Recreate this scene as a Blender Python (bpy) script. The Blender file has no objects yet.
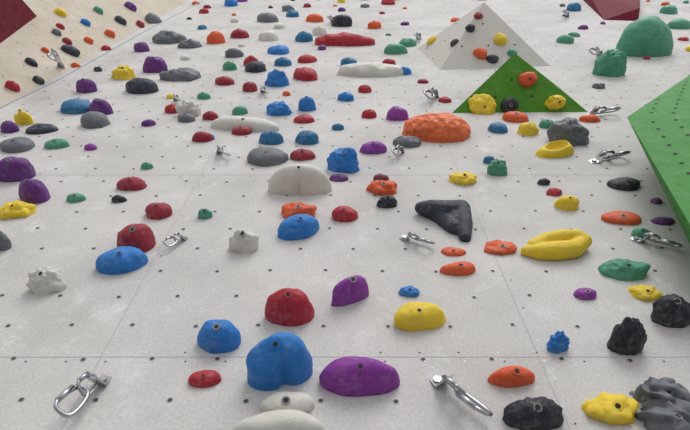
import bpy, bmesh, math, random
from mathutils import Vector, Matrix, noise
random.seed(7)
sc=bpy.context.scene
try:
    sc.view_settings.view_transform='Standard'
except Exception: pass
# ---------------- camera ----------------
F=560.0
TH=math.atan(305/F)
D=1.094
CAM=Vector((0,-D,1.5))
cd=bpy.data.cameras.new('camera'); cam=bpy.data.objects.new('camera',cd)
sc.collection.objects.link(cam); sc.camera=cam
cam.location=CAM; cam.rotation_euler=(math.pi-TH,0,0)
cd.sensor_width=36; cd.lens=F/690*36; cd.clip_start=0.02
FW=Vector((0,math.sin(TH),math.cos(TH))); UP=Vector((0,-math.cos(TH),math.sin(TH))); RT=Vector((1,0,0))
def ray(px,py): return FW*F+RT*(px-345)-UP*(py-215)
def proj(p):
    v=p-CAM; dz=v.dot(FW)
    return 345+F*v.dot(RT)/dz, 215-F*v.dot(UP)/dz
class Pl: pass
def mkplane(o,n):
    q=Pl(); q.o=o; q.n=n.normalized(); z=Vector((0,0,1)); q.u=(z-q.n*z.dot(q.n)).normalized(); q.r=q.u.cross(q.n); return q
def hit(px,py,off=0.0,pl=None):
    pl=pl or MAIN
    d=ray(px,py); o=pl.o+pl.n*off
    t=(o-CAM).dot(pl.n)/d.dot(pl.n)
    return CAM+d*t
MAIN=mkplane(Vector((0,0,0)),Vector((0,-1,0)))
XC=-2.15
ph=math.radians(32)
LEFT=mkplane(Vector((XC,0,0)),Vector((math.sin(ph),-math.cos(ph),0)))
def plane_for(px,py):
    p=hit(px,py)
    return LEFT if p.x<XC else MAIN
# ---------------- materials ----------------
def lin(c):
    return tuple(((v/255)/12.92 if v/255<=0.04045 else ((v/255+0.055)/1.055)**2.4) for v in c)+(1,)
def newmat(name):
    m=bpy.data.materials.new(name); m.use_nodes=True
    nt=m.node_tree; b=nt.nodes['Principled BSDF']; return m,nt,b
def plastic(name,c,rough=0.5,var=0.35,bump=0.6,scale=40,spec=0.32,cells=0,chalk=.28):
    m,nt,b=newmat(name); N=nt.nodes; L=nt.links
    tc=N.new('ShaderNodeTexCoord')
    n1=N.new('ShaderNodeTexNoise'); n1.inputs['Scale'].default_value=scale*0.5; n1.inputs['Detail'].default_value=8; n1.inputs['Roughness'].default_value=.65
    L.new(tc.outputs['Object'],n1.inputs['Vector'])
    r=N.new('ShaderNodeValToRGB'); r.color_ramp.elements[0].position=0.3; r.color_ramp.elements[1].position=0.8
    base=lin(c)
    r.color_ramp.elements[0].color=tuple(v*(1-var*0.5) for v in base[:3])+(1,)
    r.color_ramp.elements[1].color=tuple(v+(0.7-v)*var*0.15 for v in base[:3])+(1,)
    L.new(n1.outputs['Fac'],r.inputs['Fac'])
    # patchy climbing chalk dust
    n3=N.new('ShaderNodeTexNoise'); n3.inputs['Scale'].default_value=scale*.7; n3.inputs['Detail'].default_value=10; n3.inputs['Roughness'].default_value=.8
    mp=N.new('ShaderNodeMapping'); mp.inputs['Location'].default_value=(3.1,7.7,1.3); L.new(tc.outputs['Object'],mp.inputs['Vector']); L.new(mp.outputs['Vector'],n3.inputs['Vector'])
    r3=N.new('ShaderNodeValToRGB'); r3.color_ramp.elements[0].position=.52; r3.color_ramp.elements[1].position=.72
    r3.color_ramp.elements[0].color=(0,0,0,1); r3.color_ramp.elements[1].color=(chalk,chalk,chalk,1); L.new(n3.outputs['Fac'],r3.inputs['Fac'])
    mx=N.new('ShaderNodeMix'); mx.data_type='RGBA'; L.new(r3.outputs['Color'],mx.inputs['Factor']); L.new(r.outputs['Color'],mx.inputs['A']); mx.inputs['B'].default_value=(.62,.61,.59,1)
    L.new(mx.outputs['Result'],b.inputs['Base Color'])
    b.inputs['Roughness'].default_value=rough; b.inputs['Specular IOR Level'].default_value=spec
    n2=N.new('ShaderNodeTexNoise'); n2.inputs['Scale'].default_value=scale*4.5; n2.inputs['Detail'].default_value=5; n2.inputs['Roughness'].default_value=.7
    L.new(tc.outputs['Object'],n2.inputs['Vector'])
    bp=N.new('ShaderNodeBump'); bp.inputs['Strength'].default_value=bump; bp.inputs['Distance'].default_value=0.004
    L.new(n2.outputs['Fac'],bp.inputs['Height']); L.new(bp.outputs['Normal'],b.inputs['Normal'])
    if cells:
        vo=N.new('ShaderNodeTexVoronoi'); vo.inputs['Scale'].default_value=cells; L.new(tc.outputs['Object'],vo.inputs['Vector'])
        b2=N.new('ShaderNodeBump'); b2.inputs['Strength'].default_value=1; b2.inputs['Distance'].default_value=0.02
        L.new(vo.outputs['Distance'],b2.inputs['Height']); L.new(bp.outputs['Normal'],b2.inputs['Normal']); L.new(b2.outputs['Normal'],b.inputs['Normal'])
    return m
COL={'red':(156,20,46),'crimson':(180,20,44),'blue':(18,122,204),'teal':(22,112,160),'purple':(142,46,158),
'violet':(100,34,124),'yellow':(242,208,36),'orange':(228,88,32),'mint':(72,154,122),'gray':(104,108,114),
'slate':(40,48,64),'black':(28,32,44),'white':(222,219,210),'maroon':(112,16,40)}
MAT={k:plastic(k+'_resin',v) for k,v in COL.items()}
MAT['pitted']=plastic('pitted_orange_resin',(236,108,46),cells=24); COL['pitted']=0
def metal(name,c,rough):
    m,nt,b=newmat(name); b.inputs['Base Color'].default_value=lin(c); b.inputs['Metallic'].default_value=1; b.inputs['Roughness'].default_value=rough; return m
STEEL=metal('steel',(175,175,180),0.3)
def flat(name,c,r=.8):
    m,_,b_=newmat(name); b_.inputs['Base Color'].default_value=lin(c); b_.inputs['Roughness'].default_value=r; return m
BOLT=flat('bolt_steel_dull',(130,128,128),.5)
DARK=flat('bolt_socket_dark',(38,36,36)); HOLE=flat('tnut_hole_dark',(74,72,72))
RIM=flat('tnut_rim',(170,168,165),.5); PALE=flat('screw_pale',(235,235,235),.4); SEAM=flat('seam_gap',(180,178,175),.9)
def wallmat(name,c1,c2,c3):
    m,nt,b=newmat(name); N=nt.nodes; L=nt.links
    tc=N.new('ShaderNodeTexCoord')
    def nz(s,d,r=0.6):
        n=N.new('ShaderNodeTexNoise'); n.inputs['Scale'].default_value=s; n.inputs['Detail'].default_value=d; n.inputs['Roughness'].default_value=r
        L.new(tc.outputs['Object'],n.inputs['Vector']); return n
    a=nz(1.8,9,.65); r=N.new('ShaderNodeValToRGB'); r.color_ramp.elements[0].position=0.35; r.color_ramp.elements[1].position=0.65
    r.color_ramp.elements[0].color=lin(c1); r.color_ramp.elements[1].color=lin(c2)
    L.new(a.outputs['Fac'],r.inputs['Fac'])
    f=nz(110,5,0.75); r2=N.new('ShaderNodeValToRGB'); r2.color_ramp.elements[0].position=0.35; r2.color_ramp.elements[1].position=0.65
    r2.color_ramp.elements[0].color=(0.82,0.82,0.83,1); r2.color_ramp.elements[1].color=(1.05,1.05,1.05,1)
    L.new(f.outputs['Fac'],r2.inputs['Fac'])
    mx=N.new('ShaderNodeMix'); mx.data_type='RGBA'; mx.blend_type='MULTIPLY'; mx.inputs['Factor'].default_value=1
    L.new(r.outputs['Color'],mx.inputs['A']); L.new(r2.outputs['Color'],mx.inputs['B'])
    ch=nz(6,8,0.8); r3=N.new('ShaderNodeValToRGB'); r3.color_ramp.elements[0].position=0.54; r3.color_ramp.elements[1].position=0.72
    r3.color_ramp.elements[0].color=(0,0,0,1); r3.color_ramp.elements[1].color=(.85,.85,.85,1)
    L.new(ch.outputs['Fac'],r3.inputs['Fac'])
    m2=N.new('ShaderNodeMix'); m2.data_type='RGBA'
    L.new(r3.outputs['Color'],m2.inputs['Factor']); L.new(mx.outputs['Result'],m2.inputs['A']); m2.inputs['B'].default_value=lin(c3)
    L.new(m2.outputs['Result'],b.inputs['Base Color'])
    b.inputs['Roughness'].default_value=0.8; b.inputs['Specular IOR Level'].default_value=.3
    bp=N.new('ShaderNodeBump'); bp.inputs['Strength'].default_value=0.3; bp.inputs['Distance'].default_value=0.002
    L.new(f.outputs['Fac'],bp.inputs['Height']); L.new(bp.outputs['Normal'],b.inputs['Normal'])
    return m
WALL=wallmat('wall_grey_coating',(188,185,182),(210,207,204),(224,222,219))
WALLB=wallmat('wall_beige_coating',(188,177,160),(206,196,180),(214,206,192))
# ---------------- mesh builder ----------------
class MB:
    def __init__(s): s.v=[];s.f=[];s.m=[];s.mats=[];s.sm=[]
    def mi(s,mat):
        if mat not in s.mats: s.mats.append(mat)
        return s.mats.index(mat)
    def add(s,vs,fs,mat,smooth=True,M=None):
        o=len(s.v); i=s.mi(mat)
        s.v+= [tuple(M@Vector(v)) if M else tuple(v) for v in vs]
        for f in fs: s.f.append([o+k for k in f]); s.m.append(i); s.sm.append(smooth)
    def obj(s,name,M=None):
        me=bpy.data.meshes.new(name); me.from_pydata(s.v,[],s.f)
        for m in s.mats: me.materials.append(m)
        me.polygons.foreach_set('material_index',s.m); me.polygons.foreach_set('use_smooth',s.sm); me.update()
        o=bpy.data.objects.new(name,me); sc.collection.objects.link(o)
        if M: o.matrix_world=M
        return o
def cyl(mb,c,n,r,h,mat,seg=14,z0=-0.004,smooth=False,M=None):
    n=n.normalized(); a=n.orthogonal().normalized(); b=n.cross(a)
    vs=[];
    for z in (z0,h):
        for i in range(seg):
            t=2*math.pi*i/seg; vs.append(c+n*z+a*math.cos(t)*r+b*math.sin(t)*r)
    fs=[[i,(i+1)%seg,seg+(i+1)%seg,seg+i] for i in range(seg)]+[list(range(seg,2*seg))]
    mb.add(vs,fs,mat,smooth,M)
def tube(mb,pts,r,mat,closed=False,seg=8):
    n=len(pts); vs=[];fs=[]
    prev=None
    for i,p in enumerate(pts):
        if closed: t=(pts[(i+1)%n]-pts[i-1]).normalized()
        else: t=(pts[min(i+1,n-1)]-pts[max(i-1,0)]).normalized()
        if prev is None: a=t.orthogonal().normalized()
        else:
            a=(prev-t*prev.dot(t)).normalized()
        prev=a; b=t.cross(a)
        for k in range(seg):
            w=2*math.pi*k/seg; vs.append(p+a*math.cos(w)*r+b*math.sin(w)*r)
    m=n if closed else n-1
    for i in range(m):
        j=(i+1)%n
        for k in range(seg):
            fs.append([i*seg+k,i*seg+(k+1)%seg,j*seg+(k+1)%seg,j*seg+k])
    if not closed: fs+= [list(range(seg))[::-1],[ (n-1)*seg+k for k in range(seg)]]
    mb.add(vs,fs,mat,True)
def holdmesh(mb,Rx,Ry,H,kind,mat,seed,M=None,lod=1,rot=0,sx=0,sy=0,bolt=True):
    na=56 if lod else 18; nr=20 if lod else 7
    rnd=random.Random(seed)
    so=Vector((seed*3.17%50,seed*1.31%37,seed*0.77%29))
    k1=rnd.uniform(0.02,0.08); k2=rnd.uniform(0.02,0.05); p1=rnd.uniform(0,6.28); p2=rnd.uniform(0,6.28)
    sxx=sx+rnd.uniform(-0.15,0.15)
    if kind=='half': sxx=0
    cR=math.cos(rot);sR=math.sin(rot)
    pw={'low':0.85,'half':0.95}.get(kind,0.72)
    def P(i,j):
        phi=math.pi/2*i/nr; a=2*math.pi*j/na
        out=1+k1*math.cos(2*a+p1)+k2*math.cos(3*a+p2)
        if kind=='half': out=1
        r=math.sin(phi)**0.9; z=max(math.cos(phi),0)**pw
        if kind=='jug':
            da=(a-1.56*math.pi); out*=1-0.40*math.exp(-(da/0.30)**2)*r**3
        if kind=='half':
            da=(a-1.5*math.pi); out*=1-0.30*math.exp(-(da/0.13)**2)*r**4
        if kind=='crater':
            z=(0.32+0.68*min(1,(r/0.62))**3) if r<0.62 else math.cos((r-0.62)/0.38*math.pi/2)**0.7
            z*=1+0.25*math.cos(a-0.5); out*=1+0.25*max(0,math.cos(a-math.pi))**6
        x=Rx*r*out*math.cos(a); y=Ry*r*out*math.sin(a)
        zz=H*z
        q=Vector((x/Rx,y/Rx,zz/Rx))
        s=1.0
        if kind in('dome','low','jug','crater'):
            s+=0.10*noise.noise(q*1.6+so)+0.025*noise.noise(q*5+so)
        elif kind=='rock':
            s+=0.22*noise.noise(q*1.9+so)+0.10*noise.noise(q*4.5+so)
        elif kind=='knob':
            dd,_=noise.voronoi(q*2.0+so); s+=0.16-0.38*dd[0]+0.03*noise.noise(q*6+so)
        elif kind=='fold':
            nn=noise.noise(q*1.6+so); s+=0.15*math.sin(9*(q.x*.6+q.y*.8)+7*nn)*min(1,r*2)+0.2*nn
        elif kind=='dimple':
            s+=0.06*noise.noise(q*3+so)
        elif kind=='facet':
            dd,pp=noise.voronoi(q*1.8+so); s+=0.18*(dd[1]-dd[0])-0.05+0.08*noise.noise(q*4+so)
        x*=s;y*=s;zz*=s
        x+=sxx*Rx*z*0.6; y+=sy*Ry*z*0.6
        return Vector((x*cR-y*sR, x*sR+y*cR, zz))
    vs=[P(0,0)]
    for i in range(1,nr+1):
        for j in range(na): vs.append(P(i,j))
    fs=[[0,1+j,1+(j+1)%na] for j in range(na)]
    for i in range(nr-1):
        for j in range(na):
            a=1+i*na+j; b=1+i*na+(j+1)%na; fs.append([a,a+na,b+na,b])
    mb.add(vs,fs,mat,True,M)
    if bolt:
        i=max(1,int(nr*.22))
        if kind=='crater': i=1
        j=int(na*0.75)
        p=vs[1+(i-1)*na+j]; pu=vs[1+(i)*na+j]; pr=vs[1+(i-1)*na+(j+1)%na]
        n=(pu-p).cross(pr-p)
        if n.z<0: n=-n
        n=(n.normalized()+Vector((0,0,0.4))).normalized()
        rb=min(0.0110,Rx*0.2)
        cyl(mb,p,n,rb,0.0012,BOLT if seed%3==0 else mat,z0=-0.01,M=M)
        cyl(mb,p,n,rb*0.62,0.0020,DARK,z0=-0.005,M=M,seg=10)
placed=[]
cnt=[100]
far=MB()
def frame(p,pl):
    M=Matrix.Identity(4)
    for i,c in enumerate((pl.r,pl.u,pl.n)):
        for k in range(3): M[k][i]=c[k]
    M.translation=p
    return M
LABEL={'mint':'green','crimson':'red','violet':'purple','pitted':'pitted_orange'}
def hold(x,y,w,h,col,kind='dome',rot=0,sx=0,sy=0,asp=0.72,pl=None,bolt=True,name=None,cap=.42):
    cnt[0]+=1; seed=cnt[0]
    pl=pl or plane_for(x,y)
    p=hit(x,y+h*0.25,0,pl); v=(p-CAM); sa=abs(v.normalized().dot(pl.n)); ca=math.sqrt(1-sa*sa)
    Rpx=w/2; Rv=min(asp*Rpx, cap*h/ sa)
    b=h-Rv*sa; Hp=math.sqrt(max(b*b-(Rv*sa)**2,(0.15*h)**2))/ca
    base=hit(x,y+h/2-Rv*sa,0,pl); s=F/(base-CAM).dot(FW)
    M=frame(base,pl)
    Rx=Rpx/s; Ry=Rv/s; H=Hp/s
    placed.append((x,y,w))
    if w>=22 or y>150:
        mb=MB(); holdmesh(mb,Rx,Ry,H,kind,MAT[col],seed,None,1,math.radians(rot),sx,sy,bolt)
        return mb.obj(name or LABEL.get(col,col)+'_climbing_hold',M)
    holdmesh(far,Rx,Ry,H,kind,MAT[col],seed,M,0,math.radians(rot),sx,sy,bolt and w>12)
def hull(name,pts,mat,pl=None,dots=0):
    bm=bmesh.new()
    for p in pts: bm.verts.new(hit(p[0],p[1],p[2],pl))
    r=bmesh.ops.convex_hull(bm,input=bm.verts[:])
    dead=[g for g in r['geom_interior'] if isinstance(g,bmesh.types.BMVert)]
    if dead: bmesh.ops.delete(bm,geom=dead,context='VERTS')
    bmesh.ops.recalc_face_normals(bm,faces=bm.faces[:])
    if dots:
        bm.normal_update()
        for f in bm.faces:
            n=f.normal
            if n.dot(f.calc_center_median()-CAM)>0: continue
            a=(f.verts[1].co-f.verts[0].co).normalized(); b=n.cross(a); o=f.verts[0].co
            vv=[l.vert.co for l in f.loops]
            for i in range(-40,41):
                for j in range(-40,41):
                    c=o+a*i*dots+b*j*dots
                    ok=True
                    for k in range(len(vv)):
                        e=(vv[(k+1)%len(vv)]-vv[k]).normalized()
                        if n.cross(e).dot(c-vv[k])<0.02: ok=False;break
                    if ok:
                        hb.add([c+n*.0015+a*math.cos(t*.7854)*.0085+b*math.sin(t*.7854)*.0085 for t in range(8)],[list(range(8))],DARK,False)
    me=bpy.data.meshes.new(name)
    c=sum((v.co for v in bm.verts),Vector())/len(bm.verts)
    for v in bm.verts: v.co-=c
    bm.to_mesh(me); bm.free(); me.materials.append(mat)
    o=bpy.data.objects.new(name,me); o.location=c; sc.collection.objects.link(o)
    return o
def blob(name,paths,mat,vox=.004,it=8,k0=1.0):
    bm=bmesh.new(); o0=None
    for path in paths:
        P=[(hit(a,b,c),r*k0) for a,b,c,r in path]
        for i in range(len(P)-1):
            for t in range(7):
                k=t/6; p=P[i][0].lerp(P[i+1][0],k); r=P[i][1]*(1-k)+P[i+1][1]*k
                if o0 is None: o0=Vector((p.x,0,p.z))
                bmesh.ops.create_icosphere(bm,subdivisions=2,radius=r,matrix=Matrix.Translation(p-o0))
    me=bpy.data.meshes.new(name); bm.to_mesh(me); bm.free(); me.materials.append(mat)
    o=bpy.data.objects.new(name,me); o.location=o0; sc.collection.objects.link(o)
    md=o.modifiers.new('remesh','REMESH'); md.mode='VOXEL'; md.voxel_size=vox; md.use_smooth_shade=True
    md=o.modifiers.new('smooth','SMOOTH'); md.iterations=it; md.factor=.6
    return o
# ---------------- walls ----------------
def slab(name,pts,n,th,mat):
    mb=MB(); k=len(pts); vs=list(pts)+[p-n*th for p in pts]
    fs=[list(range(k)),list(range(2*k-1,k-1,-1))]+[[i,k+i,k+(i+1)%k,(i+1)%k] for i in range(k)]
    mb.add(vs,fs,mat,False); return mb.obj(name)
ZT=15
slab('wall_back',[Vector((XC,0,0)),Vector((9,0,0)),Vector((9,0,ZT)),Vector((XC,0,ZT))],MAIN.n,0.12,WALL)
LW=7
lo=LEFT.o; lr=-LEFT.r
slab('wall_left',[lo+lr*LW,lo.copy(),lo+Vector((0,0,ZT)),lo+lr*LW+Vector((0,0,ZT))],LEFT.n,0.12,WALLB)
FM,nt,b=newmat('crash_mat_vinyl'); b.inputs['Base Color'].default_value=lin((125,127,132)); b.inputs['Roughness'].default_value=0.6
slab('floor',[Vector((-9,-9,0)),Vector((9,-9,0)),Vector((9,0.2,0)),Vector((-9,0.2,0))],Vector((0,0,1)),0.3,FM)
# T-nut holes and seams
hb=MB()
def disc(pl,x,z,r,mat,off,seg=10):
    c=pl.o+pl.n*off+pl.r*x+pl.u*z
    hb.add([c+pl.r*math.cos(2*math.pi*i/seg)*r+pl.u*math.sin(2*math.pi*i/seg)*r for i in range(seg)],[list(range(seg))],mat,False)
rr=random.Random(3)
for j in range(0,96):
    z=0.35+j*0.145
    for i in range(-12,45):
        x=i*0.19+(0.095 if j%2 else 0)+0.03
        if x<XC+0.05: continue
        x+=rr.uniform(-.006,.006); zz=z+rr.uniform(-.006,.006)
        disc(MAIN,x,zz,0.0090,RIM,0.0006); disc(MAIN,x,zz,0.0062,HOLE,0.0012)
    for i in range(1,34):
        disc(LEFT,-i*0.2+(0.1 if j%2 else 0),z,0.0062,HOLE,0.0012)
sb=MB()
def strip(x0,z0,x1,z1,mat,off=0.0008):
    sb.add([Vector((x0,-off,z0)),Vector((x1,-off,z0)),Vector((x1,-off,z1)),Vector((x0,-off,z1))],[[0,1,2,3]],mat,False)
zs=hit(345,357).z
hz=[zs+1.22*k for k in range(-1,10)]
vx=[0.54+1.22*k for k in range(-2,7)]
for z in hz: strip(XC,z-.001,9,z+.001,SEAM)
for x in vx: strip(x-.001,0,x+.001,ZT,SEAM)
for z in hz:
    x=XC+0.05
    while x<8:
        disc(MAIN,x,z+0.018,0.0028,PALE if rr.random()<.6 else DARK,0.001,6); disc(MAIN,x+.01,z-0.018,0.0028,PALE if rr.random()<.6 else DARK,0.001,6); x+=0.11
for x in vx:
    z=0.2
    while z<14: disc(MAIN,x+0.018,z,0.0028,PALE if rr.random()<.6 else DARK,0.001,6); z+=0.15
sb.obj('trim_panel_seams')
# ---------------- volumes ----------------
GV=plastic('green_volume_paint',(78,142,30),0.6,0.3,0.3,30,.15,0,.12)
GV2=plastic('green_volume_paint_bright',(62,140,56),0.6,0.35,0.3,30,.12,0,.15)
WV=plastic('white_volume_paint',(206,201,194),0.7,0.2,0.3,30,.15)
RV=plastic('dark_red_volume_paint',(108,8,34),0.7,0.3,0.3,30,.1,0,.05)
hull('green_pyramid_volume',[(452,113,0),(588,112,0),(515,53,.30),(560,88,0),(480,95,0)],GV,dots=.16)
hull('white_pyramid_volume',[(418,48,0),(440,70,0),(550,66,0),(484,2,.42),(520,40,0)],WV,dots=.22)
hull('large_green_volume',[(627,117,.25),(760,28,.25),(712,262,.22),(705,185,0),(718,300,0),(850,300,0),(850,60,0),(800,120,.35)],GV2,dots=.09)
hull('dark_red_volume',[(583,0,0.0),(604,20,0),(638,21,0),(640,8,.12),(588,-8,.12),(640,-8,0)],RV)
hull('dark_red_volume',[(-30,66,0.0),(37,16,0.0),(8,-16,.3),(-40,0,.3),(-40,10,0)],RV,pl=LEFT)
hb.obj('bolt_holes')
# ---------------- holds ----------------
H=hold
H(205,379,32,17,'crimson'); H(220,337,42,32,'blue'); H(280,364,64,52,'blue','jug',rot=6,asp=.6)
H(280,426,92,28,'white','low',bolt=False); H(288,405,52,24,'white','dome')
H(358,378,74,37,'purple','dome',rot=-4,cap=.34,asp=.6); H(290,308,46,37,'crimson',asp=.65); H(350,291,42,26,'purple','dome',rot=28,asp=.42,sx=.2)
H(420,317,54,27,'yellow','dome',rot=8,sx=-.2,asp=.55); H(510,377,44,20,'orange','dome',sx=.3,cap=.34); H(533,415,58,32,'black','facet',cap=.36)
H(610,409,56,28,'yellow','knob'); H(660,397,50,32,'gray','fold'); H(668,420,62,34,'gray','fold')
H(624,337,32,36,'black','facet'); H(557,343,22,20,'blue','knob'); H(670,311,38,32,'black','facet',sx=-.2)
H(409,292,20,11,'blue','facet'); H(458,269,34,14,'orange',cap=.34); H(585,294,22,12,'purple'); H(644,293,30,14,'yellow','rock')
H(623,270,48,19,'mint','rock',cap=.34); H(500,248,34,14,'orange','rock'); H(453,252,24,9,'orange')
# long yellow jug: tail on the left, open ring with hollow on the right
blob('yellow_climbing_hold',[[(526,251,.014,.018),(540,252,.02,.028),(556,251,.024,.034),(574,249,.026,.030),(584,241,.032,.026),(577,236,.044,.024),(562,236,.044,.023),(547,239,.038,.023),(534,246,.024,.024)],
   [(536,250,.0,.022),(552,248,.0,.030),(574,246,.0,.028)]],MAT['yellow'],.004,4,1.12)
placed.append((556,245,74))
# big black pinch: broad ridge along the top, tapering to a foot on the right
blob('black_climbing_hold',[[(421,208,.03,.026),(432,209,.034,.038),(447,211,.036,.044),(461,209,.040,.038)],[(461,209,.04,.038),(464,225,.022,.034),(465,237,.010,.024)],
   [(430,211,.012,.034),(442,217,.015,.038),(455,228,.012,.034)],[(448,214,.02,.04),(458,222,.02,.036)]],MAT['slate'],.004,5,1.05)
placed.append((442,220,60))
H(387,202,20,13,'black','facet'); H(383,188,30,15,'orange','rock'); H(381,178,16,8,'maroon'); H(345,214,28,16,'crimson')
H(298,212,36,18,'orange','rock'); H(299,227,44,24,'blue','dome',rot=22,asp=.6)
H(300,180,64,31,'white','half',asp=.38); H(245,242,28,23,'white','rock'); H(48,281,34,25,'white','rock')
H(122,261,46,26,'blue','dome',rot=15); H(137,239,38,28,'red'); H(159,211,28,16,'red'); H(132,184,28,14,'red')
H(205,214,14,10,'mint','rock'); H(16,210,36,17,'yellow','knob'); H(36,191,30,24,'violet'); H(16,169,36,25,'violet')
H(18,145,34,14,'gray'); H(0,240,22,22,'gray'); H(76,198,18,9,'mint'); H(119,199,14,8,'black'); H(57,144,24,10,'mint')
H(91,147,12,7,'purple'); H(147,166,12,7,'mint'); H(202,137,20,11,'red'); H(245,124,68,15,'white','low',rot=-8,asp=.35)
H(242,131,20,9,'red'); H(271,138,24,14,'teal'); H(307,138,24,14,'teal'); H(267,157,42,18,'gray'); H(302,155,24,12,'red')
H(344,161,32,24,'blue','rock'); H(339,178,18,8,'violet'); H(373,148,26,13,'purple'); H(407,142,28,12,'gray','facet')
H(436,128,66,29,'pitted','dimple',bolt=False); H(463,179,28,13,'yellow','knob'); H(397,114,22,14,'purple'); H(369,114,16,9,'crimson')
H(338,127,12,7,'teal'); H(489,160,12,8,'teal'); H(497,168,20,16,'mint','rock'); H(527,129,20,13,'yellow','rock'); H(515,117,26,11,'orange')
H(546,124,16,9,'mint'); H(569,133,40,25,'gray','rock',sx=-.3); H(556,151,34,14,'yellow','crater',rot=15); H(624,184,32,13,'black')
H(567,203,24,15,'yellow'); H(621,218,36,14,'orange'); H(554,192,16,8,'crimson'); H(543,182,12,7,'black'); H(656,201,12,6,'violet')
H(663,221,22,8,'violet'); H(640,233,18,10,'mint'); H(641,38,54,37,'mint','dome',bolt=False); H(608,64,30,25,'mint','rock'); H(679,24,24,10,'mint')
H(102,107,22,16,'violet'); H(87,86,20,14,'violet'); H(189,109,24,17,'white','knob'); H(187,118,18,9,'gray'); H(173,109,16,9,'crimson')
H(142,86,32,16,'slate'); H(124,73,22,13,'yellow','knob'); H(156,65,24,16,'violet'); H(181,75,36,13,'gray','rock'); H(142,47,16,10,'violet')
H(42,129,30,10,'slate'); H(25,118,18,14,'yellow','knob'); H(10,127,18,12,'violet'); H(216,38,18,12,'orange'); H(240,34,18,9,'red')
H(250,87,15,10,'red'); H(225,81,20,9,'red'); H(251,61,15,10,'crimson'); H(277,79,22,16,'blue','rock'); H(279,109,26,14,'blue','rock'); H(307,104,18,15,'blue')
H(304,119,22,9,'crimson'); H(279,50,22,9,'blue'); H(304,37,18,10,'teal'); H(345,40,58,13,'crimson','rock',asp=.4,bolt=False); H(371,70,62,14,'white','rock',asp=.4,bolt=False)
H(342,21,20,12,'black'); H(404,71,16,8,'blue'); H(169,38,30,12,'gray','rock'); H(190,44,22,9,'gray','knob'); H(208,137,14,7,'teal'); H(268,18,22,9,'gray')
H(211,116,16,9,'red'); H(149,123,14,7,'violet'); H(204,96,14,7,'mint'); H(230,66,14,9,'mint'); H(320,31,14,9,'white'); H(283,62,18,9,'teal')
H(349,62,18,9,'teal'); H(389,63,14,8,'crimson'); H(365,89,14,8,'crimson'); H(346,97,16,9,'blue','rock'); H(374,25,14,8,'orange'); H(153,20,18,11,'gray')
# ---- left wall
for (x,y,w,h,c) in [(70,50,18,9,'slate'),(67,41,10,6,'red'),(88,40,10,6,'orange'),(106,49,10,7,'crimson'),(109,33,10,7,'orange'),(120,20,12,7,'slate'),(56,32,10,6,'gray'),
  (85,22,10,6,'blue'),(98,10,10,6,'mint'),(60,12,12,7,'yellow'),(31,62,12,7,'slate'),(12,86,14,9,'crimson'),(45,50,8,5,'orange'),(130,6,12,7,'violet'),(38,80,12,7,'black'),(60,26,8,5,'crimson'),(140,24,10,6,'red'),(76,66,10,6,'orange')]:
    H(x,y,w,h,c,pl=LEFT)
# ---- random distant holds on the upper wall
rn=random.Random(21)
placed.append((60,88,14))
excl=[(412,0,555,75),(450,50,590,116),(620,60,760,300),(575,-10,645,24),(46,68,76,108)]
cols=['red','crimson','violet','purple','blue','teal','yellow','orange','mint','gray','slate','white','black','violet','gray','mint','orange','white']
wp=[]
tries=0
while len(wp)<270 and tries<9000:
    tries+=1
    x=rn.uniform(XC+.15,6.5); z=rn.uniform(4.5,13)
    p=Vector((x,0,z)); px,py=proj(p)
    if any((p-q).length<0.32 for q in wp): continue
    if any(a<px<c and b<py<d for a,b,c,d in excl): continue
    if any(abs(px-a)<(ww/2+8) and abs(py-b)<9 for a,b,ww in placed): continue
    wp.append(p)
    R=rn.choice([.03,.04,.05,.06,.08,.10])
    seed=int(rn.random()*1e4)
    holdmesh(far,R,R*rn.uniform(.6,.9),R*rn.uniform(.6,1.0),rn.choice(['dome','dome','rock','knob','low','facet']),MAT[rn.choice(cols)],seed,frame(p,MAIN),0,rn.uniform(-.5,.5),0,0,False)
far.obj('distant_climbing_holds')
# holds resting on the volume faces
bpy.context.view_layer.update()
dg=bpy.context.evaluated_depsgraph_get()
def onsurf(x,y,w,h,col,kind='dome'):
    ok,loc,n,i,ob,m=sc.ray_cast(dg,CAM,ray(x,y+h*.2).normalized())
    if not ok: return
    if n.dot(loc-CAM)>0: n=-n
    pl=mkplane(loc,n); s=F/(loc-CAM).dot(FW); cnt[0]+=1
    mb=MB(); holdmesh(mb,w/2/s,w/2/s*.85,h*.55/s,kind,MAT[col],cnt[0],None,1,0,0,0,w>14)
    mb.obj(LABEL.get(col,col)+'_climbing_hold',frame(loc,pl))
for a in [(482,103,28,13,'yellow','rock'),(509,103,18,14,'black'),(555,100,18,18,'yellow','rock'),(527,77,18,16,'orange'),
          (480,52,14,12,'orange'),(500,38,14,12,'yellow'),(455,42,10,7,'black'),(470,27,10,9,'black'),(492,58,12,8,'black'),(455,20,10,7,'orange'),(478,15,9,7,'red'),(432,40,12,7,'yellow'),(512,52,10,8,'mint')]:
    onsurf(*a)
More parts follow.
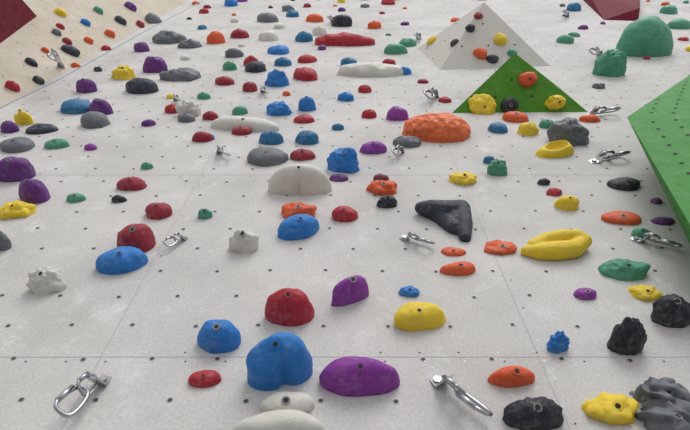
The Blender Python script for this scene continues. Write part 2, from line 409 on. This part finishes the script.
# ---------------- quickdraws ----------------
def quickdraw(ax,ay,bx,by,off=0.03,pl=None,lim=1.5):
    pl=pl or MAIN
    A=hit(ax,ay,0,pl); s=F/(A-CAM).dot(FW); L0=math.hypot(ax-bx,ay-by)/s
    B=hit(bx,by,off,pl)
    n=pl.n; u=(B-A); L=u.length; u.normalize()
    if L>L0*lim:
        L=L0*lim
        u=(u-n*u.dot(n)).normalized(); off=L*.3; B=A+(u*.95+n*.3).normalized()*L; u=(B-A).normalized()
    mb=MB()
    k=min(L,.2 if ay<170 else .16)
    v=(u.cross(n)).normalized()
    v2=(v*0.8+n*0.6).normalized()
    w=k*.13
    pl1=[A+n*.003-u*w*.9-v*w*.6,A+n*.003-u*w*.9+v*w*.6,A+n*.003+u*w*.8+v*w,A+n*.003+u*w*.8-v*w]
    pl2=[A+n*.003+u*w*.8-v*w,A+n*.003+u*w*.8+v*w,A+n*(w*1.9)+u*w*2.0+v*w*.8,A+n*(w*1.9)+u*w*2.0-v*w*.8]
    for q in (pl1,pl2):
        nn=(q[1]-q[0]).cross(q[2]-q[0]).normalized()*.003
        mb.add([p+nn for p in q]+[p-nn for p in q],[[0,1,2,3],[7,6,5,4],[0,4,5,1],[1,5,6,2],[2,6,7,3],[3,7,4,0]],STEEL,False)
    cyl(mb,A,n,w*.55,.012,STEEL,seg=6)
    def ring(c0,c1,wd,r,ax):
        d=(c1-c0); l=d.length; d=d.normalized(); ax=(ax-d*ax.dot(d)).normalized(); pts=[]
        N=36
        for i in range(N):
            t=2*math.pi*i/N; s=math.cos(t); q=math.sin(t)
            X=(abs(s)**.75)*(1 if s>0 else -1); Y=(abs(q)**.7)*(1 if q>0 else -1)
            pts.append((c0+c1)/2+d*X*l/2+ax*Y*wd/2*(1+.22*X))
        tube(mb,pts,r,STEEL,True)
        a=(c0+c1)/2+ax*wd/2*1.05
        tube(mb,[a-d*l*.3,a+d*l*.3],r*1.35,STEEL)
    c=A+n*(w*1.3)+u*w*1.2
    ring(c,A+u*L*.52+n*off*.4,w*2.0,k*.03,n*.8+v*.5)
    ring(A+u*L*.42+n*off*.3,B,k*.30,k*.034,v2)
    mb.obj('quickdraw_carabiner')
for q in [(104,381,60,412,.05),(437,382,488,414,.05),(185,239,165,244,.03),(404,239,433,243,.03),(636,240,681,246,.03),
          (219,153,234,163,.03),(402,152,388,161,.03),(594,162,628,153,.03),(588,117,619,109,.04),(263,92,269,105,.03),(436,97,418,107,.03),
          (600,57,576,66,.04),(567,17,551,25,.05),(419,39,409,49,.05),(333,22,320,29,.05),(176,100,184,111,.04),(350,42,353,51,.04)]:
    quickdraw(*q)
quickdraw(62,70,58,104,.10,MAIN,3.2)
# rope
RM=plastic('rope_sheath',(150,168,190),0.8)
def rope(pts,r=.003):
    P=[hit(*p) for p in pts]; out=[]
    for i in range(len(P)-1):
        for t in range(8): out.append(P[i].lerp(P[i+1],t/8))
    out.append(P[-1])
    mb=MB(); tube(mb,out,r,RM); mb.obj('climbing_rope')
rope([(-60,140,.08),(0,108,.08),(60,79,.07),(140,34,.08),(215,-6,.08)])
# ---------------- light ----------------
w=bpy.data.worlds.new('hall_light'); sc.world=w; w.use_nodes=True
bg=w.node_tree.nodes['Background']; bg.inputs['Color'].default_value=(0.97,0.985,1,1); bg.inputs['Strength'].default_value=0.88
def sun(name,d,e,ang,c):
    l=bpy.data.lights.new(name,'SUN'); l.energy=e; l.angle=math.radians(ang); l.color=c
    o=bpy.data.objects.new(name,l); sc.collection.objects.link(o); o.location=(0,-3,14)
    o.rotation_euler=Vector(d).to_track_quat('-Z','Y').to_euler()
sun('skylight',(-0.2,0.66,-0.72),1.6,30,(1,0.985,0.965))
